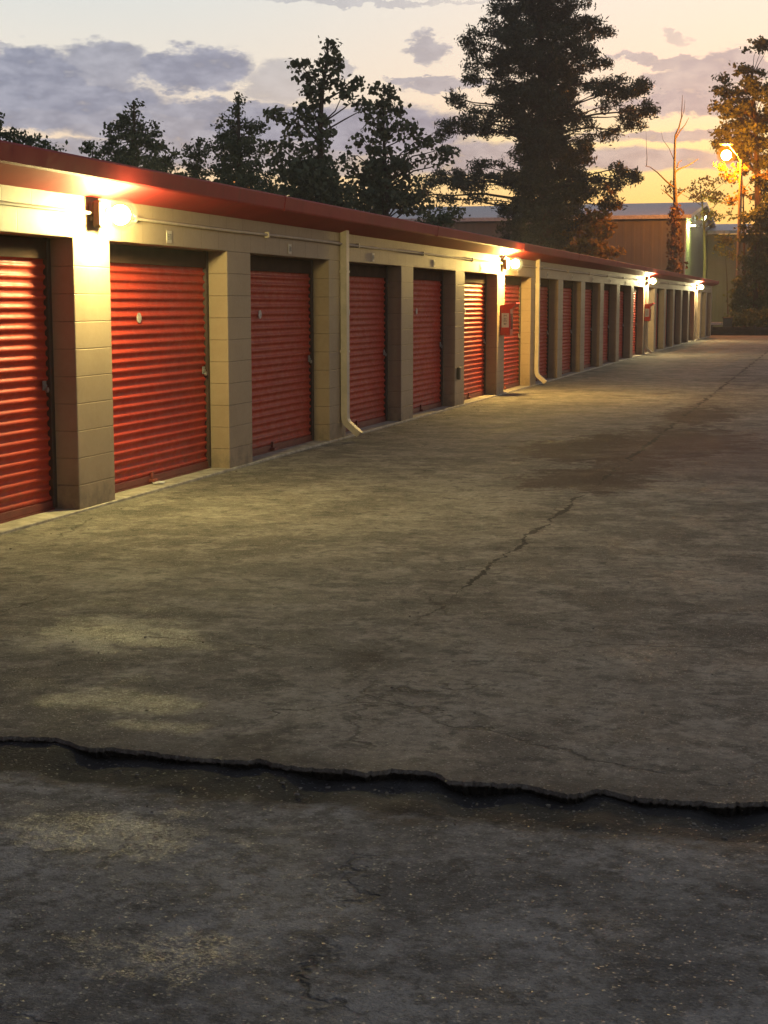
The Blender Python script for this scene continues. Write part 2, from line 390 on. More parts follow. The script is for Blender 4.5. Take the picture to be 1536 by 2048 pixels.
for zz_, kk_ in ((-.03,.012), (-.05,.022), (-.072,.040), (-.10,.058)):
    rows.append([bm.verts.new((p_.x+lnor.x*(kk_+d_), p_.y+lnor.y*(kk_+d_), zz_+random.uniform(-.006,.006))) for p_ in pts for d_ in (random.uniform(-.014,.010),)])
bot = [bm.verts.new((p_.x+lnor.x*k_, p_.y+lnor.y*k_, -.16)) for i_, p_ in enumerate(pts) for k_ in (.09+.012*math.sin(i_*.35)+random.uniform(-.004,.004),)]
us_ = [(p_-LA).dot(ldir) for p_ in pts]; u0_, u1_ = us_[0], us_[-1]
back = []
for i_ in range(len(pts)):
    b_ = LA+ldir*(u0_+(u1_-u0_)*i_/(len(pts)-1))*1.0+lnor*1.2 if False else LA+ldir*max(us_[:i_+1])+lnor*(.45+.0001*i_)
    back.append(bm.verts.new((b_.x, b_.y, 0.0)))
for i in range(len(pts)-1):
    bm.faces.new((ch[i], ch[i+1], top[i+1], top[i]))
    for a_, b_ in zip([ch]+rows, rows+[bot]): bm.faces.new((b_[i], b_[i+1], a_[i+1], a_[i]))
    bm.faces.new((top[i], top[i+1], back[i+1], back[i]))
far = [bm.verts.new(v) for v in ((40, back[-1].co.y, 0), (40, 40, 0), (40, 77.5, 0), (.0, 77.5, 0), (-9, 77.5, 0), (-9, 40, 0))]
f = bm.faces.new(back + far)
bmesh.ops.triangulate(bm, faces=[f])
tag(obj('driveway', fix(bm), MAF), kind='structure')

# near slab: settled a few centimetres lower, dipping toward the break
bm = bmesh.new(); nu, nv = 420, 110
grid = []
for j in range(nv+1):
    s = -((j/nv)**2.2)*9.0 + .18
    row_ = []
    for i in range(nu+1):
        u = -9+i/nu*18
        P_ = LA+ldir*((LB-LA).length/2+u)+lnor*s
        rag = .5*math.sin(u*2.3+.6)+.3*math.sin(u*6.1)+.2*math.sin(u*14.7+2)
        z_ = -.027 + .018*min(1, max(0, (-s-.16)/.55)) + .004*math.sin(u*1.7+s*2)
        z_ -= (.006+.020*rag)*min(1, max(0, (s+.22)/.10))
        if s > -.35: z_ += random.uniform(-.003, .003)
        if s > -.32: z_ += .006*math.sin(u*9)+.005*math.sin(u*23+1)
        row_.append(bm.verts.new((P_.x, P_.y, z_)))
    grid.append(row_)
for j in range(nv):
    for i in range(nu): bm.faces.new((grid[j][i], grid[j][i+1], grid[j+1][i+1], grid[j+1][i]))
o = obj('pavement', fix(bm), MAN); smooth_me(o); tag(o, kind='structure')

# loose stones and crumbs lying on the asphalt
bm = bmesh.new(); random.seed(5)
def pebble(c, r):
    rr = bmesh.ops.create_icosphere(bm, subdivisions=1, radius=r, matrix=Matrix.Translation(c) @ Matrix.Rotation(random.uniform(0,6), 4, 'Z') @ Matrix.Diagonal((random.uniform(.8,1.5), random.uniform(.7,1.1), random.uniform(.4,.7), 1)))
    for v in rr['verts']: v.co += Vector([random.uniform(-r*.2, r*.2) for _ in range(3)])
for k in range(200):
    px_, py_ = random.uniform(0, 1536), random.uniform(1100, 2040)
    g = on_ground(px_, py_); s = (g-LA).dot(lnor)
    g.z = .002 if s > .06 else -.016
    if -.12 < s < .06: continue
    pebble(g, random.uniform(.0025, .006))
for k in range(170):
    u = random.uniform(-1, (LB-LA).length+.6); s = -abs(random.gauss(.13, .07))-.03
    g = LA+ldir*u+lnor*s; g.z = -.026 if s < -.12 else -.045; pebble(g, random.uniform(.003, .009))
for k in range(60):
    g = Vector((random.uniform(.02, .5), random.uniform(8, 24), .003)); pebble(g, random.uniform(.004, .012))
tag(obj('gravel', bm, simple('stone_crumbs', (.17,.145,.11), .8, var=.5, scale=30)), kind='stuff')

# ------------------------------------------------------------------ storage building
Y0, MOD, PW, HT, REC = 10.47, 3.05, .61, 2.032, .2
K0, K1 = -4, 21
pil = [(Y0+k*MOD, Y0+k*MOD+PW) for k in range(K0, K1+1)]
YS, YE = pil[0][0], pil[-1][1]
XB, WT = -6.2, 2.44
bld = empty('storage_building', (0, YS, 0), 'long beige block self storage building with red roll up doors and red eave', 'building')
def bpart(name, bm, m, label=None, kind=None):
    o = obj(name, bm, m); o.parent = bld; o.matrix_parent_inverse = Matrix.Translation((0, -YS, 0))
    if label: o['label'] = label
    if kind: o['kind'] = kind
    return o
bm = bmesh.new()
def quad(*v): bm.faces.new([bm.verts.new(c) for c in v])
for i, (a, b) in enumerate(pil):
    quad((0,a,-.05), (0,b,-.05), (0,b,HT), (0,a,HT)); quad((0,a,HT), (0,b,HT), (0,b,WT), (0,a,WT))
    quad((-REC-.1,a,-.05), (0,a,-.05), (0,a,HT), (-REC-.1,a,HT)); quad((0,b,-.05), (-REC-.1,b,-.05), (-REC-.1,b,HT), (0,b,HT))
    if i < len(pil)-1:
        c = pil[i+1][0]
        quad((0,b,HT), (0,c,HT), (0,c,WT), (0,b,WT)); quad((0,b,HT), (-REC-.1,b,HT), (-REC-.1,c,HT), (0,c,HT))
quad((XB,YS,-.05), (0,YS,-.05), (0,YS,WT), (XB,YS,WT)); quad((0,YE,-.05), (XB,YE,-.05), (XB,YE,WT), (0,YE,WT)); quad((XB,YE,-.05), (XB,YS,-.05), (XB,YS,WT), (XB,YE,WT))
bmesh.ops.remove_doubles(bm, verts=bm.verts[:], dist=.0005)
o = bpart('wall', fix(bm), MW)
bv = o.modifiers.new('edge', 'BEVEL'); bv.width = .009; bv.segments = 2; bv.limit_method = 'ANGLE'; bv.angle_limit = R(50)
# roof with angled eave trim
bm = bmesh.new()
prism(bm, [(.006,2.345), (.275,2.44), (.285,2.455), (.30,2.565), (.288,2.58), (-3.1,2.80), (XB-.3,2.58), (XB-.3,2.45), (XB-.02,2.445), (XB-.02,2.5), (.0,2.5)][:7]+[(XB-.3,2.445), (-.02,2.445)], YS-.2, YE+.25)
rf = bpart('roof', fix(bm), MR)
for k in range(14):                     # lapped joints of the eave trim
    yy = YS+2.1+k*6.1
    if yy > YE: continue
    bm = bmesh.new(); prism(bm, [(.277,2.437), (.2885,2.453), (.304,2.566), (.290,2.5835), (.27,2.58), (.26,2.44)], yy, yy+.05)
    o = obj('eave_joint', fix(bm), MR); o.parent = rf; o.matrix_parent_inverse = Matrix.Translation((0, -YS, 0))
# threshold strips
bm = bmesh.new(); box(bm, -.6, .012, YS+.2, YE-.05, -.06, .022, .006); bpart('threshold', bm, MCON)
# conduit along the header
bm = bmesh.new(); cp = []
yy = YS+.3
while yy < YE-1: cp.append((.026, yy, 2.222+.004*math.sin(yy*1.3))); yy += 1.5
tube(bm, cp, .013, 8)
for yy in [YS+1+3.05*k for k in range(25)]: box(bm, .001, .045, yy, yy+.03, 2.195, 2.25, .003)
bpart('conduit', bm, MPIPE)
# downspouts
def downspout(yc):
    bm = bmesh.new()
    def rect(c, ang, w_=.052, d_=.036):
        ca, sa = math.cos(ang), math.sin(ang)
        return [bm.verts.new((c[0]+dx*ca, c[1]+dy, c[2]+dx*sa)) for dx, dy in ((-d_,-w_), (d_,-w_), (d_,w_), (-d_,w_))]
    secs = [((.05,yc,2.41),0), ((.05,yc,.30),0), ((.055,yc,.235),.25), ((.075,yc,.19),.6), ((.20,yc,.085),.75), ((.225,yc,.066),.75)]
    rs = [rect(*s) for s in secs]
    for a, b in zip(rs, rs[1:]):
        for k in range(4): bm.faces.new((a[k], a[(k+1) % 4], b[(k+1) % 4], b[k]))
    for zz in (1.9, 1.0): box(bm, .004, .092, yc-.058, yc+.058, zz, zz+.025)
    o = bpart('downspout', fix(bm), MPIPE)
for k in (2, 6, 12, 18): downspout(Y0+k*MOD+.43)

# roll-up door curtain, shared mesh
DW, DH, PER = MOD-PW, 2.12, .0745
def curtain():
    bm = bmesh.new(); prof = []
    zz = .055; prof.append((0.0, zz))
    base = [(0,.0), (.10,.010), (.22,.015), (.36,.016), (.46,.010), (.54,.0), (.66,-.003), (.86,-.003)]
    while zz < DH:
        for f, d in base: prof.append((d, zz+f*PER))
        zz += PER
    w2 = DW/2-.035; ys = [-w2, -w2*.5, 0, w2*.5, w2]; cols = []
    for yy in ys: cols.append([bm.verts.new((d+.002*math.sin(zz*9+yy*3), yy, zz)) for d, zz in prof])
    for a, b in zip(cols, cols[1:]):
        for i in range(len(prof)-1): bm.faces.new((a[i], b[i], b[i+1], a[i+1]))
    return fix(bm)
def me_of(name, bm, m):
    me = bpy.data.meshes.new(name); bm.to_mesh(me); bm.free(); me.materials.append(m); return me
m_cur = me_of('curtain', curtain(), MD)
for p_ in m_cur.polygons: p_.use_smooth = True
bm = bmesh.new(); box(bm, -.012, .022, -DW/2+.03, DW/2-.03, .0, .055, .004); box(bm, -.03, .03, -DW/2+.03, DW/2-.03, -.022, .0); m_bar = me_of('bottom_bar', bm, simple('bar_red', (.16,.03,.02), .5))
bm = bmesh.new(); box(bm, .02, .034, -DW/2+.055, DW/2-.055, 1.845, 1.992, .003); m_hshade = me_of('header_shade_strip', bm, simple('header_shade_brown', (.06,.03,.02), .9, spec=.1))  # added dark strip, its colour standing in for the shade under the header
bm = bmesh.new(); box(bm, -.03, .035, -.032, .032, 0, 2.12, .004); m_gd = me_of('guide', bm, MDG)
bm = bmesh.new(); box(bm, .0, .014, -.045, .045, -.05, .05, .004); box(bm, .014, .03, -.07, .02, -.012, .012, .003)
bmesh.ops.create_cone(bm, cap_ends=True, segments=16, radius1=.028, radius2=.028, depth=.022, matrix=Matrix.Translation((.03,.012,-.045)) @ Matrix.Rotation(R(90), 4, 'Y'))
bmesh.ops.scale(bm, vec=(.8,.55,.7), verts=bm.verts[:]); m_lat = me_of('latch', bm, MGREY)
bm = bmesh.new(); bmesh.ops.create_cone(bm, cap_ends=True, segments=20, radius1=.043, radius2=.043, depth=.004, matrix=Matrix.Rotation(R(90), 4, 'Y')); m_disc = me_of('number_plate', bm, simple('worn_label', (.50,.42,.36), .6, var=.3, scale=40))
bm = bmesh.new(); box(bm, -.02, .05, -.05, .05, .0, .028, .004); box(bm, .0, .02, -.02, .02, .028, .09, .003); m_hasp = me_of('hasp', bm, simple('rusty_red_steel', (.20,.045,.03), .6, var=.4, scale=30))
bm = bmesh.new(); box(bm, 0, .004, -.05, .05, -.05, .05)
m_pl = me_of('unit_plate', bm, simple('cream_plate', (.52,.44,.34), .6))
bm = bmesh.new()
box(bm, .0045, .006, -.030, -.026, -.024, .024); box(bm, .0045, .006, -.026, -.006, .020, .024); box(bm, .0045, .006, -.026, -.006, -.002, .002); box(bm, .0045, .006, -.026, -.006, -.024, -.020)
box(bm, .0045, .006, .008, .012, -.024, .024); box(bm, .0045, .006, .012, .030, .020, .024); box(bm, .0045, .006, .030, .034, -.024, .024)
m_let = me_of('lettering', bm, MBLK)
random.seed(3)
for k in range(K0, K1):
    yc = Y0+k*MOD+PW+DW/2
    d = bpart('roll_up_door', bpy.data.meshes.new('x') if False else m_cur, None)
    d.location = (-REC-.02, yc, .035 if True else 0)
    def sub(name, me_, loc):
        o = bpy.data.objects.new(name, me_); C.objects.link(o); o.parent = d; o.location = loc; return o
    sub('header_shade_strip', m_hshade, (0, 0, 0)); sub('bottom_bar', m_bar, (0, 0, .0)); sub('guide', m_gd, (0, -DW/2+.02, 0)); sub('guide', m_gd, (0, DW/2-.02, 0))
    if k < 12:
        sub('latch', m_lat, (.018, DW/2-.13, .90+random.uniform(-.03,.03)))
        sub('number_plate', m_disc, (.018, -DW/2+.87+random.uniform(-.1,.1), 1.40+random.uniform(-.02,.02)))
        sub('hasp', m_hasp, (.02, -.15+random.uniform(-.1,.1), .0))
        o = obj('unit_plate', m_pl, None); o.parent = bld; o.matrix_parent_inverse = Matrix.Translation((0, -YS, 0)); o.location = (.003, yc-.1, 2.11)
        l_ = obj('lettering', m_let, None, o)
# small dark outlet box on a pillar
bm = bmesh.new(); yy = Y0+4*MOD+.1; box(bm, .003, .05, yy, yy+.09, .42, .60, .006); bpart('outlet_box', bm, MBRZ)

# ------------------------------------------------------------------ wall lamps
LAMP_I = 4600.0
MHOU = simple('weathered_housing', (.20,.155,.11), .6)
def halo_mat(name, color, strength, cover):  # see-through emissive shell, added to imitate the halo round a bulb
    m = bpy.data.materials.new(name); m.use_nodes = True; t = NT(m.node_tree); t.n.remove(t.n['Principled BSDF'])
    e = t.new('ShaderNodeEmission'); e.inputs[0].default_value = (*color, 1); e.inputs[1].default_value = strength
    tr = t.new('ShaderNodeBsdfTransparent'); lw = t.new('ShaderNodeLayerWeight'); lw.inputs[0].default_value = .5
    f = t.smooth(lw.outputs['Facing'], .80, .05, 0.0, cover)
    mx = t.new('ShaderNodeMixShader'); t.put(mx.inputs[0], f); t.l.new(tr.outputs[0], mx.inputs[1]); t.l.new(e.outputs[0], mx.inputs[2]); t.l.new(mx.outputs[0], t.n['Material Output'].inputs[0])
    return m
M_HALO = halo_mat('pale_halo', (1.0,.80,.32), 1.1, .7)
M_HALO_AMBER = halo_mat('amber_halo', (1.0,.26,.01), 1.3, .75)
def wall_lamp(k, label, color, gain=1.0):
    yc = Y0+k*MOD+PW/2+.02
    r = empty('wall_lamp', (0.002, yc, 2.235), label, 'lamp', 'lamps on the pillars of the storage building')
    bm = bmesh.new(); box(bm, 0, .035, -.06, .06, -.07, .07, .008); obj('back_plate', bm, MPIPE, r)
    bm = bmesh.new(); tube(bm, [(.03,0,.0), (.08,0,.01), (.15,0,0)], .03, 10); obj('arm', bm, MBRZ, r)
    bm = bmesh.new(); box(bm, .036, .115, -.085, .085, -.115, .085, .016); obj('housing', bm, MHOU, r)
    bm = bmesh.new(); bmesh.ops.create_uvsphere(bm, u_segments=20, v_segments=12, radius=.072, matrix=Matrix.Translation((.23,0,-.022)))
    o = obj('bulb', bm, emis('lamp_glow', color, LAMP_I*gain), r); smooth_me(o, 180)
    bm = bmesh.new(); bmesh.ops.create_uvsphere(bm, u_segments=28, v_segments=18, radius=.128, matrix=Matrix.Translation((.245,0,-.022))); o = obj('glow_shell', bm, M_HALO, r); smooth_me(o, 180)  # last sphere: added shell that glows as the bulb's soft halo
    return r
wall_lamp(0, 'bright lamp on the large pillar nearest the camera', (1.0,.86,.33))
wall_lamp(5, 'lamp on the pillar with the nearer red fire extinguisher box', (1.0,.66,.18), 2.0)
wall_lamp(12, 'lamp on the pillar with the farther red box, third lamp along the wall', (1.0,.84,.42), 1.2)
wall_lamp(18, 'farthest lamp on the wall, at the far end of the storage building', (1.0,.84,.42), 1.3)
# photocell fitting over the second lamp
yy = Y0+5*MOD+.18
r = empty('sensor_fitting', (.004, yy, 2.34), 'small twin sensor fitting above the second lamp under the eave', 'sensor')
bm = bmesh.new(); box(bm, 0, .05, -.05, .05, -.03, .03, .006); obj('base', bm, MWHT, r)
bm = bmesh.new(); bmesh.ops.create_uvsphere(bm, u_segments=12, v_segments=8, radius=.032, matrix=Matrix.Translation((.07,0,-.02))); obj('sensor_head', bm, MWHT, r)

# ------------------------------------------------------------------ red extinguisher boxes
def ext_box(k, label):
    yc = Y0+k*MOD+.36
    r = empty('extinguisher_box', (.004, yc, 1.02), label, 'extinguisher box', 'red extinguisher boxes on the pillars')
    bm = bmesh.new(); box(bm, 0, .17, -.13, .13, 0, .44, .006); obj('body', bm, MRBOX, r)
    bm = bmesh.new()
    a = [(0,.50), (.27,.545), (.28,.53), (.19,.44), (0,.435)]
    prism(bm, a, -.145, .145); obj('lid', fix(bm), MRBOX, r)
    bm = bmesh.new(); box(bm, .025, .15, -.1335, -.1305, .13, .37); lb = obj('label_sheet', bm, MWHT, r)
    bm = bmesh.new()
    for i, zz in enumerate((.33, .285, .24, .195)):          # worn, unreadable characters one under the other
        box(bm, .065, .11, -.1355, -.1340, zz-.003, zz+.003); box(bm, .065, .072, -.1355, -.1340, zz-.018, zz+.012)
        if i % 2: box(bm, .065, .105, -.1355, -.1340, zz-.020, zz-.014)
        else: box(bm, .10, .107, -.1355, -.1340, zz-.016, zz+.010)
    obj('lettering', bm, MBLK, lb)
    bm = bmesh.new(); box(bm, .171, .178, -.09, .09, .10, .36, .003); obj('door_panel', bm, simple('red_glass', (.28,.02,.02), .15), r)
ext_box(5, 'red box with sloping lid and white side label below the second lamp')
ext_box(12, 'red box with sloping lid below the third lamp, farther along the wall')

# ------------------------------------------------------------------ warehouse behind
MWH, t, p = mat('ribbed_wall_metal', rough=.5, spec=.4); P = pos(t); x, y, z = t.sep(P)
rib = t.math('ABSOLUTE', t.math('SUBTRACT', t.math('FRACT', t.math('DIVIDE', t.math('ADD', t.math('ADD', x, y), 50.0), .55)), .5))
col = t.mix(t.smooth(t.noise(P, .4, 4, .6), .3, .7), (.165,.17,.15), (.13,.132,.115))
col = t.mix(t.smooth(rib, .42, .5, 0.0, .22), col, (.10,.10,.08)); t.l.new(col, p.inputs['Base Color']); bump(t, p, t.smooth(rib, .25, .4), .4, .03)
MWR = simple('pale_metal_roof', (.52,.54,.56), .45, .0)
wh = empty('warehouse', (-18, 108, 0), 'large pale roofed metal warehouse behind the far end of the storage building', 'warehouse')
def wpart(name, bm, m):
    o = obj(name, fix(bm), m, wh); o.matrix_parent_inverse = Matrix.Translation((18, -108, 0)); return o
gx, xw = -3.2, -34.0
bm = bmesh.new()
prof = [(96.6,-.3), (120,-.3), (120,6.6), (108.3,8.0), (96.6,6.6)]
a = [bm.verts.new((gx, y_, z_)) for y_, z_ in prof]; b = [bm.verts.new((xw, y_, z_)) for y_, z_ in prof]
bm.faces.new(a); bm.faces.new(b[::-1])
for i in range(5): bm.faces.new((a[i], a[(i+1) % 5], b[(i+1) % 5], b[i]))
wpart('wall', bm, MWH)
bm = bmesh.new()
for (ya, za, yb, zb) in ((96.2,6.62,108.3,8.08), (108.3,8.08,120.4,6.62)):
    v = [bm.verts.new(c) for c in ((gx+.35,ya,za), (xw-.3,ya,za), (xw-.3,yb,zb), (gx+.35,yb,zb), (gx+.35,ya,za+.22), (xw-.3,ya,za+.22), (xw-.3,yb,zb+.22), (gx+.35,yb,zb+.22))]
    for f in ((0,1,2,3), (7,6,5,4), (0,4,5,1), (1,5,6,2), (2,6,7,3), (3,7,4,0)): bm.faces.new([v[i] for i in f])
wpart('roof', bm, MWR)
bm = bmesh.new(); box(bm, gx-.05, gx+.03, 96.55, 96.75, -.3, 6.6); wpart('corner_trim', bm, MWR)
an = empty('annex_building', (3, 118, 0), 'lower ribbed metal annex building beside the warehouse behind the street lamp', 'building')
bm = bmesh.new(); box(bm, -3.1, 9, 113, 119.9, -.3, 6.35); o = obj('wall', bm, MWH, an); o.matrix_parent_inverse = Matrix.Translation((-3,-118,0))
bm = bmesh.new()
v = [bm.verts.new(c) for c in ((-3.1,112.6,6.36), (9.4,112.6,6.36), (9.4,121,7.2), (-3.1,121,7.2), (-3.1,112.6,6.6), (9.4,112.6,6.6), (9.4,121,7.45), (-3.1,121,7.45))]
for f in ((0,1,2,3), (7,6,5,4), (0,4,5,1), (1,5,6,2), (2,6,7,3), (3,7,4,0)): bm.faces.new([v[i] for i in f])
o = obj('roof', fix(bm), MWR, an); o.matrix_parent_inverse = Matrix.Translation((-3,-118,0))
bm = bmesh.new(); box(bm, -2.4, -1.4, 112.9, 113.02, 5.6, 6.0); o = obj('vent', bm, MBLK, an); o.matrix_parent_inverse = Matrix.Translation((-3,-118,0))
# flood lamp on the gable
r = empty('gable_floodlight', (gx+.02, 104.6, 6.95), 'white floodlight high on the warehouse gable wall', 'floodlight')
bm = bmesh.new(); tube(bm, [(0,0,-.45), (.25,0,-.4), (.45,0,-.1)], .04, 6); obj('arm', bm, MGREY, r)
bm = bmesh.new(); box(bm, .28, .42, -.36, .36, -.08, .34, .02, Matrix.Rotation(R(25), 4, 'Y')); obj('housing', bm, MGREY, r)
bm = bmesh.new(); box(bm, .435, .50, -.32, .32, -.05, .26, .01, Matrix.Rotation(R(25), 4, 'Y')); obj('lens', bm, emis('cool_flood', (.85,1.0,.75), 45), r)
# shielded downlight washing the corner of the gable
r = empty('wall_downlight', (gx+.02, 98.6, 6.3), 'shielded downlight washing the warehouse corner beside the dead trunk', 'lamp')
bm = bmesh.new(); prism(bm, [(0,-.1), (0,.22), (.1,.22), (.42,.02), (.42,-.1), (.39,-.1), (.39,.0), (.1,.18), (.03,.18), (.03,-.1)], -.22, .22); obj('housing', fix(bm), MBRZ, r)
bm = bmesh.new(); box(bm, .06, .36, -.18, .18, -.03, 0.0); obj('lens', bm, emis('green_white', (.85,1.0,.25), 1800), r)

# ------------------------------------------------------------------ trees
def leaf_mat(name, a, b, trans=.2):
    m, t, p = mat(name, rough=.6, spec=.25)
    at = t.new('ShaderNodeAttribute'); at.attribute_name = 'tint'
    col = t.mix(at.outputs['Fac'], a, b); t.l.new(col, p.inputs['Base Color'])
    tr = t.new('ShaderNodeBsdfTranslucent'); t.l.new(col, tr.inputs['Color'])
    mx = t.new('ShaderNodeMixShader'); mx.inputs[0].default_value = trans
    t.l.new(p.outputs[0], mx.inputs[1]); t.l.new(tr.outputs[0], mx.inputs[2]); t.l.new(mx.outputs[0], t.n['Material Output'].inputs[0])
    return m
L_PINE = leaf_mat('pine_needles', (.042,.062,.035), (.085,.110,.055), .15)
L_OAK = leaf_mat('broad_leaves', (.062,.090,.040), (.135,.175,.075), .35)
L_POP = leaf_mat('poplar_leaves', (.080,.105,.058), (.165,.200,.110), .35)
L_YEL = leaf_mat('yellow_leaves', (.22,.16,.035), (.40,.28,.06), .4)
L_FIR = leaf_mat('cedar_leaves', (.060,.085,.048), (.125,.160,.085), .3)
MBARK, t, p = mat('bark', rough=.9, spec=.2); P = pos(t)
bn = t.noise(t.comb(t.sep(P)[0], t.sep(P)[1], t.math('MULTIPLY', t.sep(P)[2], .25)), 9, 5, .7)
t.l.new(t.mix(bn, (.045,.034,.026), (.13,.10,.075)), p.inputs['Base Color']); bump(t, p, bn, .9, .05)

def leaves_mesh(name, cen, size, aspect=.6, up=0.0):
    n = len(cen)
    a = rng.normal(size=(n,3)); a[:,2] += up; a /= np.linalg.norm(a, axis=1)[:,None]
    b = rng.normal(size=(n,3)); b -= a*(a*b).sum(1)[:,None]; b /= np.linalg.norm(b, axis=1)[:,None]
    s = size*rng.uniform(.6, 1.3, n)[:,None]
    v = np.stack([cen-a*s*.5, cen+b*s*.5*aspect, cen+a*s*.5, cen-b*s*.5*aspect], 1).reshape(-1,3)
    me = bpy.data.meshes.new(name); me.vertices.add(n*4); me.vertices.foreach_set('co', v.ravel().astype(np.float32))
    me.loops.add(n*4); me.loops.foreach_set('vertex_index', np.arange(n*4, dtype=np.int32))
    me.polygons.add(n); me.polygons.foreach_set('loop_start', np.arange(0, n*4, 4, dtype=np.int32))
    try: me.polygons.foreach_set('loop_total', np.full(n, 4, dtype=np.int32))
    except Exception: pass
    at = me.attributes.new('tint', 'FLOAT', 'FACE')
    at.data.foreach_set('value', np.clip(rng.normal(.45, .28, n), 0, 1).astype(np.float32))
    me.update(calc_edges=True); return me

def tree(name, label, cat, D, base_px, clusters, trunk_px, trunk_r, leafm, leaf=.16, dens=1.0, depth=.6, sub=.30, sub_n=1.0, limbs=True, group=None, aspect=.6, thick=1.0, fillback=True, twig=.5, yel=None, rise=.35):
    """clusters: (px, py, rx, ry[, density]) read at distance D; every cluster gets its own place in depth round the trunk"""
    base = at_depth(base_px, 606, D); base.z = -.2
    s = D/FPX
    fw = Vector((-math.sin(YAW), math.cos(YAW), 0)); rt = Vector((math.cos(YAW), math.sin(YAW), 0))
    root = empty(name, base, label, cat, group)
    bt = bmesh.new(); tp = []
    for (px_, py_) in trunk_px: tp.append(at_depth(px_, py_, D)-base)
    tp = [Vector((tp[0].x, tp[0].y, 0))]+tp
    n = len(tp); rr = [trunk_r*(1-.86*(i/(n-1))**1.1) for i in range(n)]; rr[0] *= 1.25
    tube(bt, tp, rr, 9)
    cx_t = sum(p_[0] for p_ in trunk_px)/len(trunk_px)
    allc = []; ycen = []
    for c in clusters:
        px_, py_, rx, ry = c[:4]; dn = c[4] if len(c) > 4 else 1.0
        off = abs(px_-cx_t)*s
        for rep in range(2 if (fillback and rx*s > .8) else 1):
            dd = random.uniform(-1, 1)*depth*max(.4, rx*s+off*.35) if rep == 0 else random.choice((-1,1))*depth*(rx*s+off*.3)*1.2
            cen = at_depth(px_, py_, D)+fw*dd-base
            if rep: cen = cen - rt*((px_-cx_t)*s*.35)+Vector((0,0,-ry*s*.2))
            ax = np.array([rx*s, rx*s*thick*.8, ry*s])
            vol = ax[0]*ax[2]
            nsub = max(4, int(vol*(9 if sub > .3 else 14)*sub_n/(sub*sub*4)))
            u = rng.normal(size=(nsub,3)); u /= np.linalg.norm(u, axis=1)[:,None]; u *= rng.uniform(.15, 1, nsub)[:,None]**.45
            loc = u*ax
            sc_ = loc[:,0:1]*np.array(rt)+loc[:,1:2]*np.array(fw)+loc[:,2:3]*np.array((0,0,1.0))+np.array(cen)
            per = max(5, int(48*dn*dens*(sub/.3)**2*(.16/leaf)**1.3))
            q_ = rng.normal(size=(nsub*per,3))*(sub*(.42 if sub > .3 else .5))*np.array((1.15,1.15,.75))
            pts_ = np.repeat(sc_, per, 0)+q_
            (ycen if (yel and yel(px_, py_)) else allc).append(pts_)
            if limbs:
                # limb leaves the trunk below the cluster
                zc = cen.z; zt = max(.6, zc-rise*abs(off)-.2)
                k0 = min(range(n), key=lambda i: abs(tp[i].z-zt))
                i0 = max(0, k0-1); i1 = min(n-1, i0+1); dz = (tp[i1].z-tp[i0].z) or 1; f_ = min(1, max(0, (zt-tp[i0].z)/dz))
                st = tp[i0].lerp(tp[i1], f_); r0 = rr[i0]*(1-f_)+rr[i1]*f_
                md = st.lerp(cen, .5)+Vector((random.uniform(-.15,.15), random.uniform(-.15,.15), random.uniform(-.05,.3)))
                q4 = st.lerp(cen, .78)+Vector((0,0,random.uniform(0,.2)))
                rl = min(r0*.45, .015+.011*(cen-st).length)
                tube(bt, [st, md, q4, cen], [rl, rl*.7, rl*.45, rl*.25], 5)
                for j in range(int(min(14, nsub)*twig)):
                    e = Vector(sc_[rng.integers(nsub)]); a_ = q4.lerp(cen, random.random())
                    tube(bt, [a_, a_.lerp(e, .5)+Vector((0,0,random.uniform(-.06,.1))), e], [rl*.3, rl*.2, .008], 4, False)
    obj('trunk', fix(bt), MBARK, root)
    if allc: obj('crown', leaves_mesh('crown', np.concatenate(allc), leaf, aspect), leafm, root)
    if ycen: o = obj('vine_leaves', leaves_mesh('vine', np.concatenate(ycen), leaf, aspect), L_YEL, root)
    return root

BG = 'trees behind the storage building'
random.seed(21)
# the tall pine
pine = [(1080,5,105,45),(1075,-45,90,40),(1070,-90,60,40),(1010,52,48,30),(1150,48,45,30),(1193,62,22,22),(958,92,34,26),(985,128,50,26),(1080,95,90,50),(1160,112,50,22),(1192,136,20,10),
 (945,160,22,12),(1000,178,50,20),(1100,165,80,45),(907,195,18,10,.6),(945,205,38,12,.6),(1060,210,70,38),(1235,180,48,22),(1285,158,14,20),(1205,165,40,14),(1255,228,42,12),(1288,222,12,12),(1268,252,34,9),(1215,268,30,7,.7),
 (915,250,40,18),(958,236,40,18),(893,262,14,12),(1080,255,60,45),(1150,245,38,24),(1100,310,75,45),(1150,330,38,36),(975,330,50,11),(938,350,38,16),(880,358,36,16),(850,384,12,18),(955,366,58,13),(1040,350,48,22),
 (1100,390,85,42),(1170,372,42,36),(1250,338,22,11),(1270,354,14,10),(1228,368,20,12),(1222,405,18,11),(900,398,30,8,.7),(960,402,30,8,.6),(1080,440,70,40),(1060,495,60,40)]
pine += [(1080+18*math.sin(y_*.05), y_, 58+16*math.sin(y_*.031), 30) for y_ in range(-20, 500, 34)]
pine += [(1120,60,50,30),(1030,120,50,30),(1115,140,50,28),(1045,180,44,22),(1120,215,50,26),(1040,260,40,22),(1130,290,46,30),(1130,350,50,30),(1050,370,50,26),(1130,400,50,30),(1040,410,44,20),(1110,455,56,30),(1200,190,46,16),(1240,205,40,14),(960,255,44,16),(940,372,50,12)]
tree('pine_tree', 'tall dark pine rising above the storage roof with long layered limbs', 'tree', 80, 1090, pine, [(1092,500),(1088,380),(1085,250),(1082,120),(1078,0),(1076,-90)], .42, L_PINE, leaf=.24, dens=2.0, sub=.42, aspect=.30, depth=.7, rise=.06, fillback=False, sub_n=1.25)
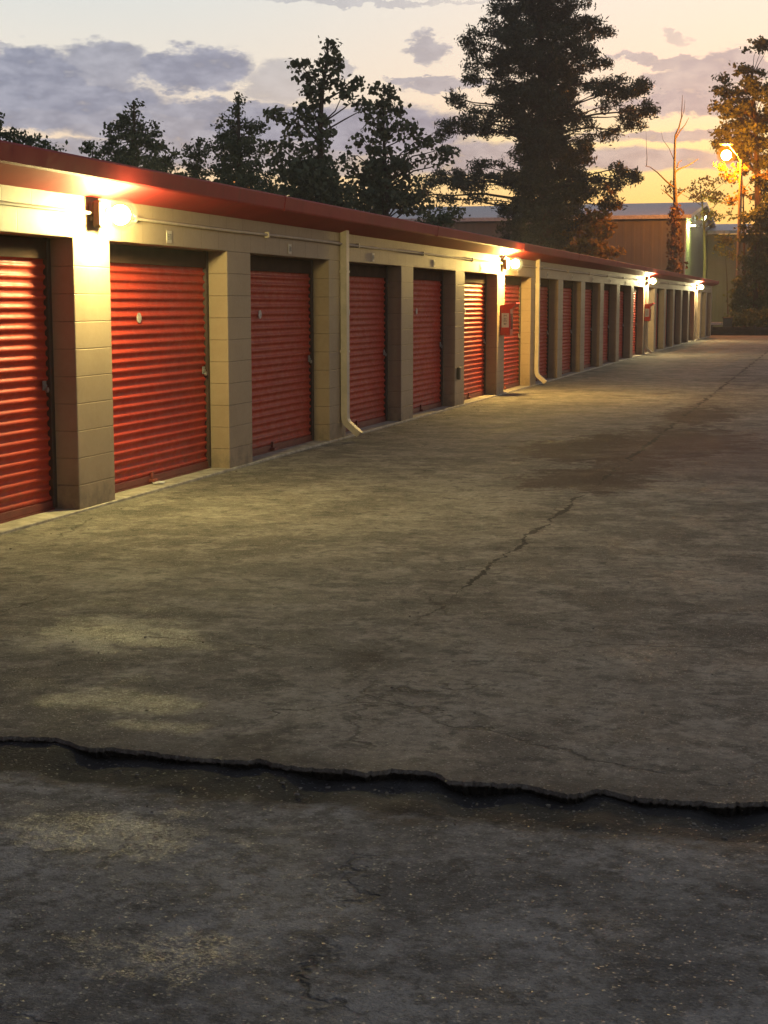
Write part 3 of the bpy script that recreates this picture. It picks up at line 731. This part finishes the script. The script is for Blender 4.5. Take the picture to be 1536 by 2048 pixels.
# vine-covered foliage at its foot, yellow leaved
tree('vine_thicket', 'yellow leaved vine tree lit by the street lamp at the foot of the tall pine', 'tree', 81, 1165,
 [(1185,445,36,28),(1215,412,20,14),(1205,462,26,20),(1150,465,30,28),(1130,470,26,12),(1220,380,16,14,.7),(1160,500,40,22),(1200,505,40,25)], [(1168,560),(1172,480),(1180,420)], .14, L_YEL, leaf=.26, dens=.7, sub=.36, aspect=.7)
# left group
tree('oak_tree', 'low dark tree at the left edge above the roof', 'tree', 40, 5,
 [(-60,260,60,50),(-10,235,24,20),(10,262,22,18),(28,285,28,18),(62,276,26,13),(92,296,20,10),(40,310,60,16)], [(-15,420),(-12,340),(-8,260)], .18, L_OAK, leaf=.13, dens=1.0, sub=.22, group=BG)
tree('sweetgum_tree', 'twin topped upright tree behind the nearest lamp', 'tree', 44, 265,
 [(268,215,9,16),(266,240,20,20),(272,272,34,22),(238,240,9,14),(236,266,24,20),(240,300,36,24),(288,300,36,24),(310,262,12,16),(306,285,20,14),(265,335,60,24),(262,375,70,26)], [(262,430),(265,330),(268,260),(268,210)], .13, L_FIR, leaf=.12, dens=1.1, sub=.17, depth=.8, group=BG)
tree('young_maple_tree', 'small bushy tree just right of the twin topped tree', 'tree', 46, 332, [(330,300,14,14),(342,318,18,14),(325,330,30,18),(338,360,36,22)], [(332,420),(332,340),(331,300)], .08, L_OAK, leaf=.12, sub=.18, group=BG)
tree('small_ash_tree', 'tiny bushy tree just left of the twin topped tree', 'tree', 43, 185, [(184,292,10,8),(190,310,18,12),(190,335,24,16)], [(188,400),(186,330),(184,292)], .06, L_OAK, leaf=.12, sub=.16, group=BG)
tree('cedar_tree', 'conical dark cedar with a thin leader rising behind the roof', 'tree', 46, 478,
 [(478,196,3,12,.5),(476,216,7,14),(478,240,18,14),(448,248,12,14),(440,266,16,16),(476,268,36,22),(508,262,16,18),(518,252,8,10),(470,300,52,24),(505,300,30,20),(470,335,62,24),(480,370,66,24)], [(480,440),(478,330),(477,240),(478,184)], .12, L_FIR, leaf=.11, dens=1.1, sub=.17, depth=.8, group=BG)
tree('juniper_tree', 'pair of short pointed junipers left of the conical cedar', 'tree', 47, 395,
 [(378,300,6,14),(378,322,16,16),(402,288,5,12),(406,310,18,18),(390,345,36,22),(395,378,44,22)], [(392,430),(392,350),(400,290)], .09, L_FIR, leaf=.11, sub=.16, group=BG)
tree('poplar_tree', 'tall thin cottonwood with sparse leaves at its spiky top', 'tree', 50, 640,
 [(656,90,5,6,.7),(668,102,5,8,.7),(662,118,10,6,.8),(677,122,4,8,.8),(594,132,6,8,.7),(608,130,8,8,.7),(604,152,10,10,.8),(622,150,10,10,.8),(641,140,9,14),(648,165,14,12),(672,135,7,12,.8),(664,155,10,9,.8),(616,175,16,14),(646,190,20,16),(684,168,10,8,.8),(706,172,12,8,.8),(716,163,6,6,.7),(695,192,14,12,.9),(718,206,14,7,.9),(735,222,8,10,.7),
  (630,210,24,16),(612,222,14,10,.8),(640,240,26,20),(552,222,14,7,.7),(548,232,8,6,.7),(560,242,10,6,.7),(596,226,5,6,.8),(594,250,18,12),(610,262,16,12),(640,275,30,22),(580,262,10,6,.7),(576,285,16,12,.9),(545,290,18,12,.9),(620,305,40,18),(650,320,30,20),(560,320,44,16,.9),(600,345,60,18,.9),(640,375,60,20,.9),(560,372,40,18,.6),(660,400,60,16,.8),(620,350,60,24),(650,385,60,24),(600,395,50,20,.8),(590,320,34,16,.8)],
 [(642,440),(641,330),(640,250),(645,180),(655,110),(656,84)], .14, L_POP, leaf=.17, dens=.62, sub=.22, aspect=.85, depth=.5, sub_n=.8, group=BG, twig=.4)
tree('cottonwood_tree', 'broad loose cottonwood with round leaves between the tall thin one and the pine', 'tree', 52, 775,
 [(750,178,8,7,.7),(768,182,14,9,.7),(778,192,9,10,.7),(756,205,12,9,.8),(792,218,11,8,.7),(800,226,8,6,.6),(758,225,14,12,.8),(775,212,12,8,.6),(738,238,6,8,.8),(770,250,26,14),(748,262,20,12,.9),(800,248,8,8,.7),(820,250,8,8,.7),(828,262,10,9,.7),(785,275,34,14),(845,280,16,13,.8),(825,300,18,14,.8),(860,285,8,10,.7),(880,300,14,9,.8),(898,312,8,14,.8),(885,325,12,8,.7),(730,290,24,16),(760,310,34,16),(800,325,30,14,.8),(850,318,22,10,.7),(700,315,20,14),(725,345,40,20),(790,360,44,18,.8),(812,345,16,12,.8),(760,390,60,18,.8),(830,390,34,14,.6),(860,410,34,10,.6),(730,415,50,14,.7),(800,418,44,12,.7),(700,372,24,14,.7),(770,330,50,20,.9),(750,370,60,22),(790,395,60,20,.9),(840,360,26,12,.7),(700,400,40,16,.8)],
 [(772,440),(770,350),(768,280),(766,200)], .13, L_POP, leaf=.17, dens=.62, sub=.23, aspect=.85, depth=.5, sub_n=.8, group=BG, twig=.4)
# thicket low behind the roof
for (bx, lab, cl) in ((560, 'ragged shrub tree behind the roof below the tall thin cottonwood', [(540,385,30,22,.7),(575,395,30,20,.7),(600,410,40,16,.8)]),
                      (680, 'ragged shrub tree behind the roof between the two cottonwoods', [(660,420,40,14,.8),(700,432,40,14,.8),(690,400,30,14,.6)]),
                      (880, 'low shrub tree behind the roof between the loose cottonwood and the pine', [(850,425,30,9,.8),(890,420,26,10,.8),(920,425,24,8,.8),(870,440,60,10,.9)])):
    tree('shrub_tree', lab, 'shrub', 56, bx, cl, [(bx,480),(bx,430),(bx,400)], .06, L_OAK, leaf=.16, dens=.7, sub=.24, group='low shrub trees behind the roof', limbs=True)
# right hand side, round the street lamp
tree('tall_oak_tree', 'big ragged tree at the right edge glowing orange round the street lamp', 'tree', 90, 1515,
 [(1545,90,34,14),(1518,85,12,8,.7),(1475,140,5,12,.6),(1492,145,16,14),(1515,150,20,18),(1445,158,14,10,.8),(1450,178,20,14),(1480,180,34,20),(1525,185,30,26),(1432,186,10,6,.6),(1425,215,8,7,.6),(1440,222,12,10,.7),(1460,215,26,20),(1500,225,40,26),(1540,240,30,30),(1448,250,20,14,.8),(1430,283,14,6,.7),(1440,268,12,8,.7),(1480,262,34,18),(1520,275,34,22),(1500,300,36,16,.9),(1448,296,22,16,.9),(1468,318,22,12,.9),(1478,288,28,18),(1500,325,24,12),(1455,262,22,16),(1535,310,20,20),(1520,330,20,14),(1515,360,22,10,.9),(1560,380,30,30),(1600,200,60,60),(1600,320,60,50)],
 [(1520,600),(1518,470),(1515,350),(1510,240),(1505,150)], .35, L_OAK, leaf=.24, dens=.9, sub=.36, depth=.7, thick=1.1)
tree('crepe_myrtle_tree', 'low leafy branches lit orange under the street lamp', 'tree', 86, 1488,
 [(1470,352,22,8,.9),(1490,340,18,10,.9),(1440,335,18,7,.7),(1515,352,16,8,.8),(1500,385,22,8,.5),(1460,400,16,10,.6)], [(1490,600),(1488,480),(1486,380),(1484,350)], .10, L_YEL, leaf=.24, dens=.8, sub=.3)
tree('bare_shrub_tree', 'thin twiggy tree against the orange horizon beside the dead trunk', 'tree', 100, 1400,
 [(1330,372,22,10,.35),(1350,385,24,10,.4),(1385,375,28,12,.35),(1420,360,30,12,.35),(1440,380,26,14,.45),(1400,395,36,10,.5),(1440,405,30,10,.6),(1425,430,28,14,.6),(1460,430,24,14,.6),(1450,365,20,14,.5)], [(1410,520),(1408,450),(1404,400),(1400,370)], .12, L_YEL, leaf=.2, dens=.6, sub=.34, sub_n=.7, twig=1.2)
tree('dark_bush_tree', 'dense dark tree mass at the right edge under the street lamp', 'tree', 84, 1512,
 [(1510,440,30,22),(1540,430,30,40),(1500,470,28,22),(1530,490,34,30),(1495,510,26,24),(1525,545,38,34),(1490,560,24,26),(1500,600,34,30),(1540,600,30,40),(1490,630,26,20),(1520,640,40,22),(1480,590,16,16),(1560,520,40,60)], [(1512,660),(1510,560),(1512,460)], .25, L_OAK, leaf=.2, dens=.9, sub=.34, depth=.5)
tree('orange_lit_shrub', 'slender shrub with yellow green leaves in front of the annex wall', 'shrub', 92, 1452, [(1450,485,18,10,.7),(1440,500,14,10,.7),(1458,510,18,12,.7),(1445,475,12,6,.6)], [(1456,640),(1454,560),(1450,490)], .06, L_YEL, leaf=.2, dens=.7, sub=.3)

# the dead trunk wrapped in ivy
D = 86; base = at_depth(1350, 606, D); base.z = -.2
root = empty('dead_tree', base, 'dead bare trunk with a few thin branches and ivy round its lower half', 'tree')
W = lambda px_, py_, dz=0.0: at_depth(px_, py_, D+dz)-base
bm = bmesh.new()
tube(bm, [(0,0,0), W(1349,540), W(1351,450), W(1351,410), W(1349,360), W(1349,330), W(1350,282)], [.27,.23,.20,.13,.085,.065,.055], 10)
def br(pp, r0, r1):
    n = len(pp); tube(bm, [W(*q) for q in pp], [r0+(r1-r0)*i/(n-1) for i in range(n)], 6)
br([(1350,284), (1351,270), (1358,255), (1363,235), (1364,212), (1365,190)], .065, .012)
br([(1351,278), (1360,262,.4), (1370,250,.6), (1378,235,.8)], .045, .010)
br([(1362,240), (1368,222,-.3), (1370,200,-.4)], .03, .008)
br([(1350,345), (1358,338,.5), (1374,332,.8), (1386,325,1.0), (1396,318,1.2)], .05, .018)
br([(1354,335,.1), (1357,325,.3), (1364,320,.4)], .045, .012)
br([(1348,375), (1332,362,-.5), (1315,345,-.8), (1300,334,-1), (1290,332,-1.2)], .05, .012)
br([(1293,333,-1.1), (1294,315,-1.2), (1293,295,-1.2), (1292,262,-1.3)], .025, .006)
br([(1348,320), (1338,296,.5), (1326,280,.8), (1322,262,1)], .02, .006)
br([(1348,400), (1335,388,-.5), (1322,378,-.8)], .05, .01)
br([(1352,395), (1366,382,.5), (1378,374,.8)], .05, .01)
obj('trunk', fix(bm), simple('dead_wood', (.10,.09,.075), .85, var=.4, scale=8), root)
cen = []
for i in range(170):
    f = random.random()**1.2; py_ = 600-f*190; c = np.array(W(1350+random.gauss(0, 7*(1-.5*f)), py_)); c[1] += random.gauss(0, .35)
    cen.append(c+rng.normal(size=(14,3))*.12)
obj('ivy', leaves_mesh('ivy', np.concatenate(cen), .2, .7), leaf_mat('dry_ivy', (.09,.055,.025), (.17,.10,.04), .2), root)

# low hedge bushes along the far edge of the drive and behind the eave end
random.seed(9)
for (bx, lab, c) in ((1470, 'dark rounded bush at the end of the drive left of the right hand tree', [(1468,642,16,14),(1472,625,12,10)]),
                     (1500, 'dark rounded bush at the end of the drive under the right hand tree', [(1500,645,22,12),(1505,630,16,12)]),
                     (1535, 'dark rounded bush at the end of the drive at the right edge', [(1532,642,24,16),(1548,628,24,16)])):
    tree('bush', lab, 'bush', 81, bx, c, [(bx,660),(bx,640)], .05, L_OAK, leaf=.13, dens=1.2, sub=.24, group='bushes at the end of the drive', limbs=False)

# ------------------------------------------------------------------ end of the drive
g0, g1 = at_depth(1412, 667, 79), at_depth(1900, 667, 79)
r = empty('low_wall', ((g0.x+14)/2, 77.9, 0), 'low dark timber wall across the end of the drive', 'wall')
bm = bmesh.new()
for i in range(3): box(bm, -9.0, 16.0, -.11-.004*(i % 2), .11+.004*(i % 2), -.1+.17*i, .065+.17*i, .012)
obj('timber', bm, simple('dark_timber', (.05,.035,.025), .85, var=.4, scale=5), r)
bm = bmesh.new()
for i in range(13): box(bm, -9+i*2.05, -8.86+i*2.05, -.16, .16, -.1, .50, .01)
obj('post', bm, simple('timber_post', (.06,.045,.03), .85, var=.3), r)
g = at_depth(1436, 648, 82); r = empty('guard_rail', (g.x, g.y, 0), 'short pale guard rail behind the low dark wall at the far end', 'rail')
bm = bmesh.new(); box(bm, -.75, .75, -.03, .03, .42, .56, .01); obj('rail', bm, MWHT, r)
for dx in (-.6, .6):
    bm = bmesh.new(); box(bm, dx-.05, dx+.05, .032, .13, -.2, .52, .008); obj('post', bm, MGREY, r)
g = at_depth(1455, 650, 80.5); r = empty('waste_bin', (g.x, g.y, 0), 'dark square bin beside the pale rail at the end of the drive', 'bin')
bm = bmesh.new(); box(bm, -.22, .22, -.22, .22, -.1, .78, .02); obj('body', bm, simple('dark_bin', (.03,.028,.03), .5), r)
bm = bmesh.new(); box(bm, -.25, .25, -.25, .25, .782, .84, .02); obj('lid', bm, simple('bin_lid', (.04,.035,.035), .5), r)

# ------------------------------------------------------------------ street lamps
def street_lamp(px_, D, head_px, label, color, strength, thick=.09):
    b = at_depth(px_, 606, D); b.z = 0; hd = at_depth(head_px[0], head_px[1], D)
    r = empty('street_lamp', b, label, 'street lamp', 'sodium street lamps')
    H = hd.z; dv = Vector((hd.x-b.x, hd.y-b.y, 0))
    bm = bmesh.new(); tube(bm, [(0,0,-.2), (0,0,H*.5), (0,0,H-.55)], [thick*1.4, thick*1.15, thick], 12); obj('pole', bm, simple('lamp_pole', (.30,.24,.16), .6), r)
    bm = bmesh.new(); tube(bm, [(0,0,H-.75), dv*.25+Vector((0,0,H-.35)), dv*.6+Vector((0,0,H-.02)), dv*.9+Vector((0,0,H+.26))], [.04,.035,.03,.03], 8); obj('arm', bm, MGREY, r)
    bm = bmesh.new(); bmesh.ops.create_uvsphere(bm, u_segments=16, v_segments=8, radius=1, matrix=Matrix.Translation(dv+Vector((0,0,H+.28))) @ Matrix.Rotation(math.atan2(dv.y, dv.x), 4, 'Z') @ Matrix.Diagonal((.42,.16,.09,1))); o = obj('head', bm, MGREY, r); smooth_me(o, 180)
    bm = bmesh.new(); bmesh.ops.create_uvsphere(bm, u_segments=24, v_segments=16, radius=.56, matrix=Matrix.Translation(dv+Vector((0,0,H-.30)))); o = obj('glow_shell', bm, M_HALO_AMBER, r); smooth_me(o, 180)  # added glowing shell standing in for the orange halo of the lamp
    bm = bmesh.new(); bmesh.ops.create_uvsphere(bm, u_segments=16, v_segments=10, radius=.27, matrix=Matrix.Translation(dv+Vector((0,0,H-.33)))); o = obj('bulb', bm, emis('sodium_glow', color, strength), r); smooth_me(o, 180)
street_lamp(1474, 85, (1453,298), 'street lamp with glowing orange head in the trees at the right', (1.0,.27,.01), 8000)
street_lamp(494, 60, (480,368), 'small orange street lamp glowing just above the roof behind the cedar', (1.0,.45,.005), 160, .06)
# white sign pole seen over the roof
b = at_depth(519, 606, 58); b.z = 0
r = empty('light_pole', b, 'thin white pole standing behind the roof right of the small orange lamp', 'pole')
H = at_depth(519, 366, 58).z
bm = bmesh.new(); tube(bm, [(0,0,-.2), (0,0,H)], [.06,.045], 8); obj('pole', bm, MWHT, r)
bm = bmesh.new(); box(bm, -.35, .35, -.09, .09, H, H+.12, .02); obj('lamp_head', bm, MWHT, r)


# torn scrap lying on the threshold of the first door
g = on_ground(318, 967, .024); r = empty('paper_scrap', g, 'small torn white scrap on the threshold of the nearest full door', 'scrap')
bm = bmesh.new(); random.seed(2); vs = [bm.verts.new((random.uniform(.7,1)*.05*math.cos(a_), random.uniform(.7,1)*.10*math.sin(a_), random.uniform(.002,.02))) for a_ in [i_*.7 for i_ in range(9)]]
c_ = bm.verts.new((0,0,.022))
for i_ in range(9): bm.faces.new((c_, vs[i_], vs[(i_+1) % 9]))
o = obj('sheet', bm, MWHT, r); so = o.modifiers.new('thick', 'SOLIDIFY'); so.thickness = .002

# ------------------------------------------------------------------ humid evening air
mh = bpy.data.materials.new('air'); mh.use_nodes = True; t = NT(mh.node_tree); t.n.clear()
vo = t.new('ShaderNodeVolumePrincipled'); vo.inputs['Color'].default_value = (.92,.92,.92,1); vo.inputs['Density'].default_value = .0010; vo.inputs['Anisotropy'].default_value = .3
ou = t.new('ShaderNodeOutputMaterial'); t.l.new(vo.outputs[0], ou.inputs['Volume'])
bm = bmesh.new(); box(bm, -45, 30, -12, 135, -1.3, 22)
tag(obj('haze', bm, mh), kind='stuff')
